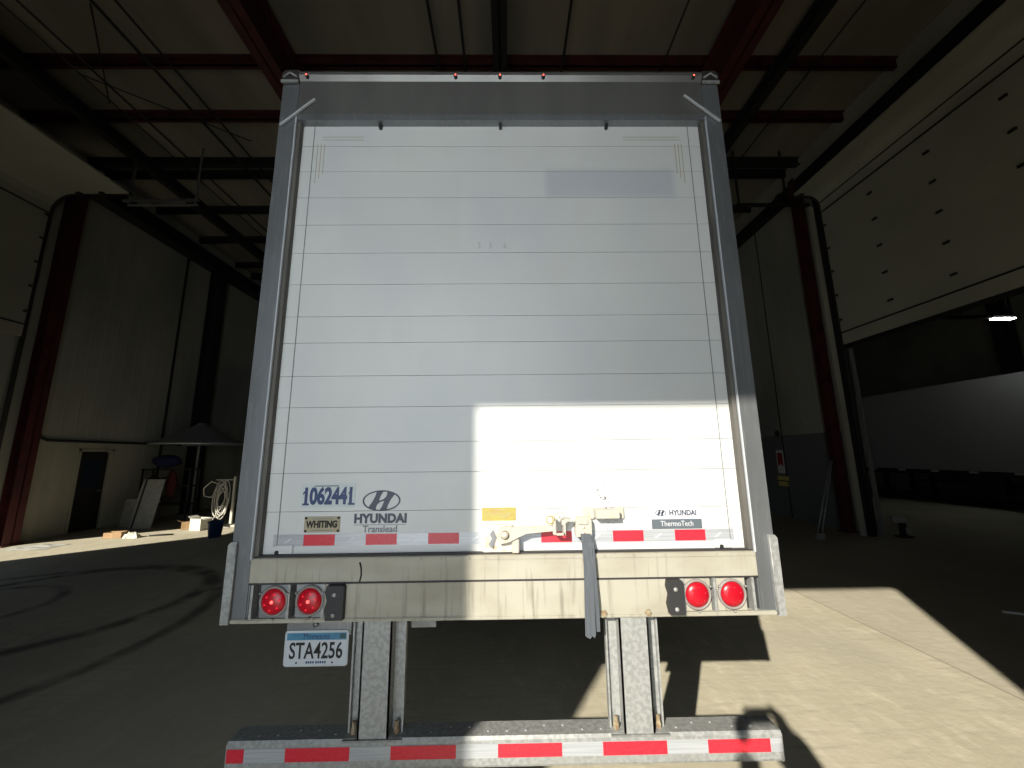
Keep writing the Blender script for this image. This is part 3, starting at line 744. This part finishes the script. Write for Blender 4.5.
# rack that the cloths hang over
rk = empty('storage_rack', (-10.4, 9.95, 0), label='dark storage rack against the left wall, cloths draped over it', cat='rack')
q = MB()
for x in (-10.75, -9.35):
    for y in (9.9, 10.25): MB().box(x - .02, x + .02, y - .02, y + .02, 0, 1.55).build('upright', M['dark_steel'], rk)
for z in (.5, 1.02, 1.5): MB().box(-10.78, -9.32, 9.88, 10.27, z, z + .03).build('shelf', M['dark_steel'], rk)
blob('folded_tarp', (-10.2, 10.05, 1.76), (.42, .18, .19), M['navycloth'], 'dark blue folded tarp lying on top of the storage rack', 'tarp', 3)
blob('work_jacket', (-9.78, 9.78, 1.12), (.14, .08, .40), M['redcloth'], 'dark red jacket hanging from the front of the storage rack', 'jacket', 5)
for k, (x, z, r_) in enumerate(((-10.55, 1.16, .13), (-10.2, 1.14, .12), (-10.5, .64, .12), (-10.1, .63, .11))):
    lab = ['brown sack on the middle shelf of the rack, left one', 'brown sack on the middle shelf of the rack, beside the left one', 'brown sack on the lowest rack shelf, left one', 'brown sack on the lowest rack shelf, right one'][k]
    blob('sack', (x, 10.06, z + .035), (r_ * 1.2, .15, r_), mat('sack cloth', (.05, .04, .03), .9), lab, 'sack', 10 + k, .15)
def carton(x, y, w_, d_, h_, rz, label, mt=None, z=0, flap=True):
    e = empty('cardboard_box', (x, y, z), label=label, cat='box'); e.rotation_euler = (0, 0, rz)
    q = MB(); t = .006
    q.box(-w_ / 2, w_ / 2, -d_ / 2, d_ / 2, .002, t).box(-w_ / 2, -w_ / 2 + t, -d_ / 2, d_ / 2, .002, h_).box(w_ / 2 - t, w_ / 2, -d_ / 2, d_ / 2, .002, h_)
    q.box(-w_ / 2, w_ / 2, -d_ / 2, -d_ / 2 + t, .002, h_).box(-w_ / 2, w_ / 2, d_ / 2 - t, d_ / 2, .002, h_)
    o = q.build('box_body', mt or M['card']); o.parent = e; o.location = (0, 0, 0)
    if flap:
        f = MB()
        f.hexa((-w_ / 2, 0, h_), (-w_ / 2 - .09, 0, h_ + .05), .005, d_ * .9)
        o = MB().hexa((w_ / 2, 0, h_), (w_ / 2 + .1, 0, h_ - .02), .005, d_ * .9).build('flap', mt or M['card']); o.parent = e; o.location = (0, 0, 0)
        o = f.build('flap', mt or M['card']); o.parent = e; o.location = (0, 0, 0)
    return e
carton(-8.45, 8.95, .32, .26, .20, .6, 'open brown cardboard box on the floor, left of the blue bucket')
carton(-8.02, 8.75, .34, .28, .30, -.2, 'taller pale cardboard box on the floor close behind the blue bucket', M['hose'])
carton(-9.35, 7.9, .36, .22, .13, .2, 'flat tan cardboard box lying in the strip of sun', flap=False)
# crumpled packing
def crumple(x, y, w_, h_, label, seed, mt):
    random.seed(seed); q = MB(); n = 7
    vs = [(x + (i / n - .5) * w_ + random.uniform(-.02, .02), y + (j / n - .5) * w_ * .6 + random.uniform(-.02, .02), .004 + (0 if i in (0, n) or j in (0, n) else random.uniform(0, h_))) for j in range(n + 1) for i in range(n + 1)]
    fs = [(j * (n + 1) + i, j * (n + 1) + i + 1, (j + 1) * (n + 1) + i + 1, (j + 1) * (n + 1) + i) for j in range(n) for i in range(n)]
    q.add(vs, fs).add([(v[0], v[1], max(.001, v[2] - .003)) for v in vs], fs)
    return q.build('crumpled_paper', mt, None, label=label, cat='paper')
crumple(-8.9, 7.85, .35, .14, 'crumpled pale paper beside the flat tan box on the sunlit floor', 3, M['hose'])
crumple(-10.1, 6.95, .9, .03, 'flattened pale sheet on the sunlit floor at the left edge', 8, M['whiteish'])
MB().tube([(-8.6, 7.95, .02), (-8.4, 8.0, .03), (-8.15, 8.1, .02)], .018, n=6).build('black_rod', M['black'], None, label='short black rod lying on the sunlit floor strip', cat='rod')
# bucket
be = empty('bucket', (-6.92, 7.78, 0), label='blue plastic bucket on the floor left of the trailer', cat='bucket')
o = MB().lathe([(.0, .002), (.125, .002), (.16, .34), (.17, .34), (.17, .36), (.15, .36), (.118, .015), (0, .015)], (0, 0, 0), 'z', 0, 28, cap=False).build('pail', M['blue']); o.parent = be
o = MB().tube([(.165 * math.cos(a), .17 * 0 - .1 * math.sin(a), .34 + .10 * math.sin(a)) for a in [PI * k / 10 for k in range(11)]], .005, n=5).build('handle', M['galv']); o.parent = be
# hose reel on its white stand
hs = empty('hose_stand', (-7.55, 9.25, 0), label='tangled white hose hung on a white stand beside the trailer', cat='hose')
q = MB(); q.box(-7.60, -7.54, 9.22, 9.28, 0, 1.32).box(-7.75, -7.4, 9.15, 9.35, 0, .04).box(-8.1, -7.55, 9.24, 9.27, 1.22, 1.25)
q.build('stand', M['hose'], hs)
random.seed(9); hp = []
for k in range(130):
    a = k * .36; R_ = .26 + .07 * math.sin(k * .13)
    hp.append((-7.84 + .5 * R_ * math.cos(a) + .06 * math.sin(k * .09), 9.16 + .05 * math.sin(k * .37), .72 + 1.45 * R_ * math.sin(a) + .1 * math.sin(k * .05)))
MB().tube(hp, .013, n=6).build('hose_coil', M['hose'], hs)
MB().tube([(-7.9, 9.2, 1.1), (-8.15, 9.15, 1.2), (-8.32, 9.12, 1.02), (-8.28, 9.12, .82), (-8.1, 9.12, .78), (-7.95, 9.12, .9)], .016, n=6).build('hose_loop', M['hose'], hs)
MB().tube([(-7.9, 9.1, .3), (-8.0, 9.05, .1), (-7.8, 9.0, .02), (-7.4, 8.95, .02)], .014, n=6).build('hose_end', M['hose'], hs)
# cone canopy on a pole
cn = empty('cone_canopy', (-9.98, 10.9, 0), label='wide grey cone-shaped canopy on a pole near the left wall', cat='canopy')
MB().lathe([(1.22, 2.24), (1.23, 2.30), (1.15, 2.34), (.6, 2.62), (.14, 2.9), (.1, 2.96), (0, 2.97), (0, 2.93), (.58, 2.58), (1.2, 2.28), (1.25, 2.24)], (-9.98, 10.9, 0), 'z', 0, 40, cap=False).build('canopy', mat('grey canopy sheet', (.24, .25, .25), .5), cn)
MB().tube([(-9.98 + 1.235 * math.cos(2 * PI * k / 40), 10.9 + 1.235 * math.sin(2 * PI * k / 40), 2.27) for k in range(40)], .022, n=6, closed=True).build('rim', mat('bare metal rim', (.6, .63, .62), .3, .5), cn)
MB().tube([(-9.98, 10.9, .05), (-9.98, 10.9, 2.93)], .035, n=10).lathe([(0, 0), (.3, .0), (.3, .05), (.06, .08), (0, .08)], (-9.98, 10.9, 0), 'z', 0, 24, cap=False).build('pole', M['whiteish'], cn)

# ================================================================ RIGHT SIDE
sg = MB().box(XR - .012, XR, 9.36, 9.65, 1.22, 1.88, 0).box(XR - .014, XR, 9.40, 9.61, 1.42, 1.80, 1)
sg.tube([(XR - .016, 9.44, 1.40), (XR - .016, 9.5, 1.48), (XR - .016, 9.56, 1.40)], .02, 0, 6)
sg.build('safety_sign', [M['white'], M['signred']], None, label='white and red safety sign on the dark wall right of the trailer', cat='sign')
MB().box(XR - .03, XR, 9.25, 9.68, 1.02, 1.14, 0).box(XR - .032, XR, 9.25, 9.68, .99, 1.01, 2).box(XR - .02, XR, 9.3, 9.68, .86, .99, 1).build('notice_label', [M['signyellow'], M['signyellow'], M['black']], None, label='yellow notice below the safety sign right of the trailer', cat='sign')
MB().lathe([(0, -.04), (.08, -.03), (.1, 0)], (XR, 9.5, 2.36), 'x', 0, 20).build('wall_vent', M['dark_steel'], None, label='small round dark wall vent above the safety sign', cat='vent')
# leaning prop frame: two thin rails joined at a foot
pf = MB()
for d_ in (-.05, .05):
    pf.tube([(6.62 + d_, 6.62, .12), (7.42 + d_ * .4, 7.0, 1.62)], .014, n=6)
pf.box(6.53, 6.71, 6.58, 6.66, 0, .13, 0, .01)
for k in (.3, .55, .8): pf.tube([(6.62 + .8 * k - .045, 6.62 + .38 * k, .12 + 1.5 * k), (6.62 + .8 * k + .045, 6.62 + .38 * k, .12 + 1.5 * k)], .008, n=5)
pf.build('leaning_prop', M['galv'], None, label='thin twin-rail metal prop leaning on the right column', cat='prop')
# small sensor stand
se = empty('sensor_stand', (8.55, 6.75, 0), label='dark stand with a small pale box in the right bay opening', cat='stand')
MB().box(8.42, 8.68, 6.65, 6.85, 0, .03).box(8.5, 8.6, 6.71, 6.79, .03, .3).build('stand', M['dark_steel'], se)
MB().box(8.4, 8.62, 6.68, 6.8, .3, .43, 0, .01).build('pale_box', M['whiteish'], se)
MB().box(8.56, 8.66, 6.68, 6.70, .08, .2).build('pale_tag', M['whiteish'], se)
MB().hexa((5.68, 2.82, .012), (5.98, 2.64, .012), .02, .03).build('wooden_lath', M['white'], None, label='short white lath on the floor at the right edge', cat='lath')
# parked trailer in the next bay
P = empty('parked_trailer', (16.3, 10, 0), label='dim parked box trailer seen through the right bay opening', cat='trailer')
MB().box(15.0, 17.5, 2.0, 17.0, 1.15, 4.05).build('cargo_body', M['bay_trailer'], P)
MB().box(14.98, 15.0, 2.0, 17.0, .98, 1.15).build('side_rail', M['dark_steel'], P)
MB().box(15.2, 17.3, 2.0, 17.0, 1.0, 1.15).build('underframe', M['dark_steel'], P)
for k in range(11):
    MB().box(14.97, 14.98, 3.6 + k * 1.15, 3.85 + k * 1.15, 1.08, 1.14).build('reflector', M['white'], P)
for y in (4.0, 5.3):
    for x in (15.15, 17.35):
        t_ = MB().lathe([(.28, -.13), (.44, -.14), (.50, -.10), (.51, 0), (.50, .10), (.44, .14), (.28, .13)], (x, y, .512), 'x', 0, 28, cap=False).build('tyre', M['tyre'], P)
        MB().lathe([(.28, -.1), (.12, -.05), (.12, .05), (.28, .1)], (x, y, .512), 'x', 0, 20).build('wheel_rim', M['galv_dark'], t_)
    MB().tube([(15.2, y, .51), (17.3, y, .51)], .06, n=8).build('axle', M['dark_steel'], P)
MB().box(15.2, 17.3, 3.4, 6.0, .56, 1.0).build('bogie', M['black'], P)
for x in (15.3, 17.2):
    MB().box(x - .06, x + .06, 13.9, 14.02, .03, 1.0).box(x - .15, x + .15, 13.8, 14.12, 0, .03).build('landing_leg', M['dark_steel'], P)
MB().box(15.05, 15.2, 7.2, 12.8, .45, .5).box(15.05, 15.2, 7.2, 12.8, .75, .8).box(15.06, 15.18, 7.2, 7.28, .45, 1.1).box(15.06, 15.18, 12.72, 12.8, .45, 1.1).box(15.06, 15.18, 9.9, 9.98, .45, 1.1).build('side_guard', M['dark_steel'], P)
# bay lamp
bl = empty('strip_lamp', (13.9, 8.6, 5.55), label='lit strip lamp hanging in the right bay', cat='lamp')
o = MB().box(-1.6, .85, -.05, .05, .02, .1).build('lamp_housing', M['dark_steel']); o.parent = bl
o = MB().box(.2, .8, -.07, .07, -.01, .02).build('tube', M['lamp']); o.parent = bl
ld = bpy.data.lights.new('strip_lamp_light', 'AREA'); ld.shape = 'RECTANGLE'; ld.size = .6; ld.size_y = .14; ld.energy = 1.6; ld.color = (.9, 1, .95)
lo = bpy.data.objects.new('strip_lamp_light', ld); C.objects.link(lo); lo.location = (14.4, 8.6, 5.52)
o = MB().tube([(-.7, 0, .1), (-.7, 0, 3.9)], .008, n=5).tube([(.7, 0, .1), (.7, 0, 3.9)], .008, n=5).build('hanger', M['dark_steel']); o.parent = bl

# ================================================================ PHOTOGRAPHER (behind the camera; casts the shadow at the guard)
pe = empty('person', (0, -2.45, 0), label='person in dark jacket and jeans holding up a phone behind the trailer', cat='person')
def skin(name, nodes, edges, mt, parent, sub=2):
    me = bpy.data.meshes.new(name)
    me.from_pydata([n_[:3] for n_ in nodes], edges, [])
    o = bpy.data.objects.new(name, me); C.objects.link(o); me.materials.append(mt)
    md = o.modifiers.new('skin', 'SKIN'); md.use_smooth_shade = True
    for i, n_ in enumerate(nodes): me.skin_vertices[0].data[i].radius = n_[3]
    me.skin_vertices[0].data[0].use_root = True
    s2 = o.modifiers.new('sub', 'SUBSURF'); s2.levels = sub; s2.render_levels = sub
    bpy.context.view_layer.update()
    m2 = bpy.data.meshes.new_from_object(o.evaluated_get(bpy.context.evaluated_depsgraph_get()))
    bpy.data.objects.remove(o)
    r_ = bpy.data.objects.new(name, m2); C.objects.link(r_); r_.parent = parent
    if parent and parent.type == 'EMPTY': r_.location = -parent.location
    return r_
by = -2.36
N_ = [(0, by, .95, (.17, .12)), (0, by, 1.1, (.155, .11)), (0, by, 1.3, (.18, .125)), (0, by + .01, 1.44, (.15, .09)), (.02, by + .03, 1.56, (.055, .06)), (.04, by + .05, 1.68, (.055, .06))]
E_ = [(0, 1), (1, 2), (2, 3), (3, 4), (4, 5)]
def chain(start, pts):
    prev = start
    for p in pts: N_.append(p); E_.append((prev, len(N_) - 1)); prev = len(N_) - 1
    return prev
for s in (-1, 1):
    chain(0, [(s * .11, by, .86, (.085, .09)), (s * .13, by + .02, .5, (.06, .065)), (s * .14, by - .01, .12, (.042, .045)), (s * .14, by, .06, (.045, .05)), (s * .15, by + .14, .04, (.04, .032))])
WR = {-1: (-.115, -2.04, 1.79), 1: (.2, -2.04, 1.79)}
chain(3, [(-.19, by, 1.42, (.062, .062)), (-.29, by + .05, 1.30, (.046, .046)), (-.14, -2.15, 1.56, (.036, .036)), (-.10, -2.07, 1.76, (.026, .026))])
chain(3, [(.19, by, 1.42, (.062, .062)), (.36, by + .05, 1.32, (.046, .046)), (.27, -2.16, 1.58, (.036, .036)), (.21, -2.07, 1.78, (.028, .028))])
body = skin('body', N_, E_, M['skin'], pe)
hm = MB(); hx, hy, hz = .04, by + .06, 1.80
rs = []
for j in range(17):
    t = j / 16; zz = hz - .125 + .25 * t; s1 = math.sqrt(max(.0, 1 - (2 * t - 1) ** 2)) * (1 - .12 * (1 - t)); ring = []
    for k in range(24):
        a = 2 * PI * k / 24; x_ = .078 * s1 * math.cos(a); y_ = .098 * s1 * math.sin(a)
        if math.sin(a) > .85 and .32 < t < .55: y_ += .022 * (1 - abs(t - .42) / .14)
        if math.sin(a) > .4 and t < .3: y_ += .01
        ring.append((hx + x_, hy + y_, zz))
    rs.append(ring)
hm.rings(rs, 0)
for s in (-1, 1):
    hm.lathe([(.0, -.008), (.022, -.006), (.03, .0), (.02, .008), (0, .008)], (hx + s * .078, hy - .005, hz), 'x', 0, 12)
    hm.lathe([(0, .012), (.009, .008), (.012, 0)], (hx + s * .032, hy + .083, hz + .012), 'y', 1, 10)
hm.tube([(hx - .025, hy + .092, hz - .058), (hx, hy + .101, hz - .060), (hx + .025, hy + .092, hz - .058)], .005, 2, 6)
hm.build('head', [M['skin'], M['black'], M['signred']], pe)
rs = []
for j in range(9):
    t = j / 8; a0 = t * PI / 2; ring = []
    for k in range(24):
        a = 2 * PI * k / 24; q_ = math.cos(a0)
        low = -.04 if math.sin(a) < .3 else .05
        ring.append((hx + .086 * q_ * math.cos(a), hy - .006 + .104 * q_ * math.sin(a), hz + low * (1 - t) + .138 * math.sin(a0)))
    rs.append(ring)
MB().rings(rs, 0).build('hair', M['hair'], pe)
# clothes a little larger than the body
J = [(0, by, .92, (.185, .135)), (0, by, 1.1, (.175, .13)), (0, by, 1.3, (.2, .145)), (0, by, 1.43, (.16, .105)),
     (-.2, by, 1.42, (.078, .078)), (-.29, by + .05, 1.30, (.07, .07)), (-.14, -2.15, 1.56, (.064, .064)), (-.10, -2.08, 1.755, (.058, .058)),
     (.2, by, 1.42, (.078, .078)), (.36, by + .05, 1.32, (.07, .07)), (.27, -2.16, 1.58, (.062, .062)), (.19, -2.075, 1.775, (.06, .06))]
skin('jacket', J, [(0, 1), (1, 2), (2, 3), (3, 4), (4, 5), (5, 6), (6, 7), (3, 8), (8, 9), (9, 10), (10, 11)], M['jacket'], pe)
L_ = [(0, by, .97, (.17, .125)), (-.11, by, .86, (.1, .105)), (-.13, by + .02, .5, (.078, .082)), (-.14, by - .01, .12, (.065, .07)), (.11, by, .86, (.1, .105)), (.13, by + .02, .5, (.078, .082)), (.14, by - .01, .12, (.065, .07))]
skin('trousers', L_, [(0, 1), (1, 2), (2, 3), (0, 4), (4, 5), (5, 6)], M['jeans'], pe)
for s in (-1, 1):
    MB().lathe([(0, 0), (.05, 0), (.052, .06), (.045, .11), (0, .11)], (s * .14, by - .01, .0), 'z', 0, 16).box(s * .145 - .045, s * .145 + .045, by - .03, by + .2, .0, .07, 0, .02).build('shoe', M['black'], pe)
# hands: palm, four bent fingers and a thumb closing on the phone's ends
for s in (-1, 1):
    wx, wy, wz = WR[s]; wx = .135 if s > 0 else -.05
    H = [(.19 if s > 0 else -.10, -2.07, 1.77, (.026, .026)), (wx + s * .032, -2.035, 1.81, (.036, .026)), (wx + s * .024, -2.016, 1.855, (.036, .020))]
    EE = [(0, 1), (1, 2)]
    for f in range(4):
        z0 = 1.825 + f * .017
        i0 = len(H)
        l_ = (.05, .056, .054, .044)[f]
        H += [(wx + s * .012, -2.006, z0, (.009, .009)), (wx + s * .004, -1.985, z0 + .004, (.0085, .0085)), (wx - s * .004, -1.962 - .003, z0 + .006, (.008, .008))]
        EE += [(2, i0), (i0, i0 + 1), (i0 + 1, i0 + 2)]
    i0 = len(H)
    H += [(wx + s * .01, -2.016, 1.808, (.0105, .0105)), (wx - s * .015, -1.998, 1.806, (.0095, .0095)), (wx - s * .035, -1.99, 1.812, (.0085, .0085))]
    EE += [(1, i0), (i0, i0 + 1), (i0 + 1, i0 + 2)]
    skin('hand', H, EE, M['skin'], pe, 1)
ph = MB().box(-.035, .125, -1.982, -1.974, 1.80, 1.877, 0, .004)
ph.box(-.026, .03, -1.974, -1.9735, 1.84, 1.872, 1)
ph.build('phone', [M['black'], M['glass']], None, label='black phone held up in the photographer\'s hands', cat='phone')
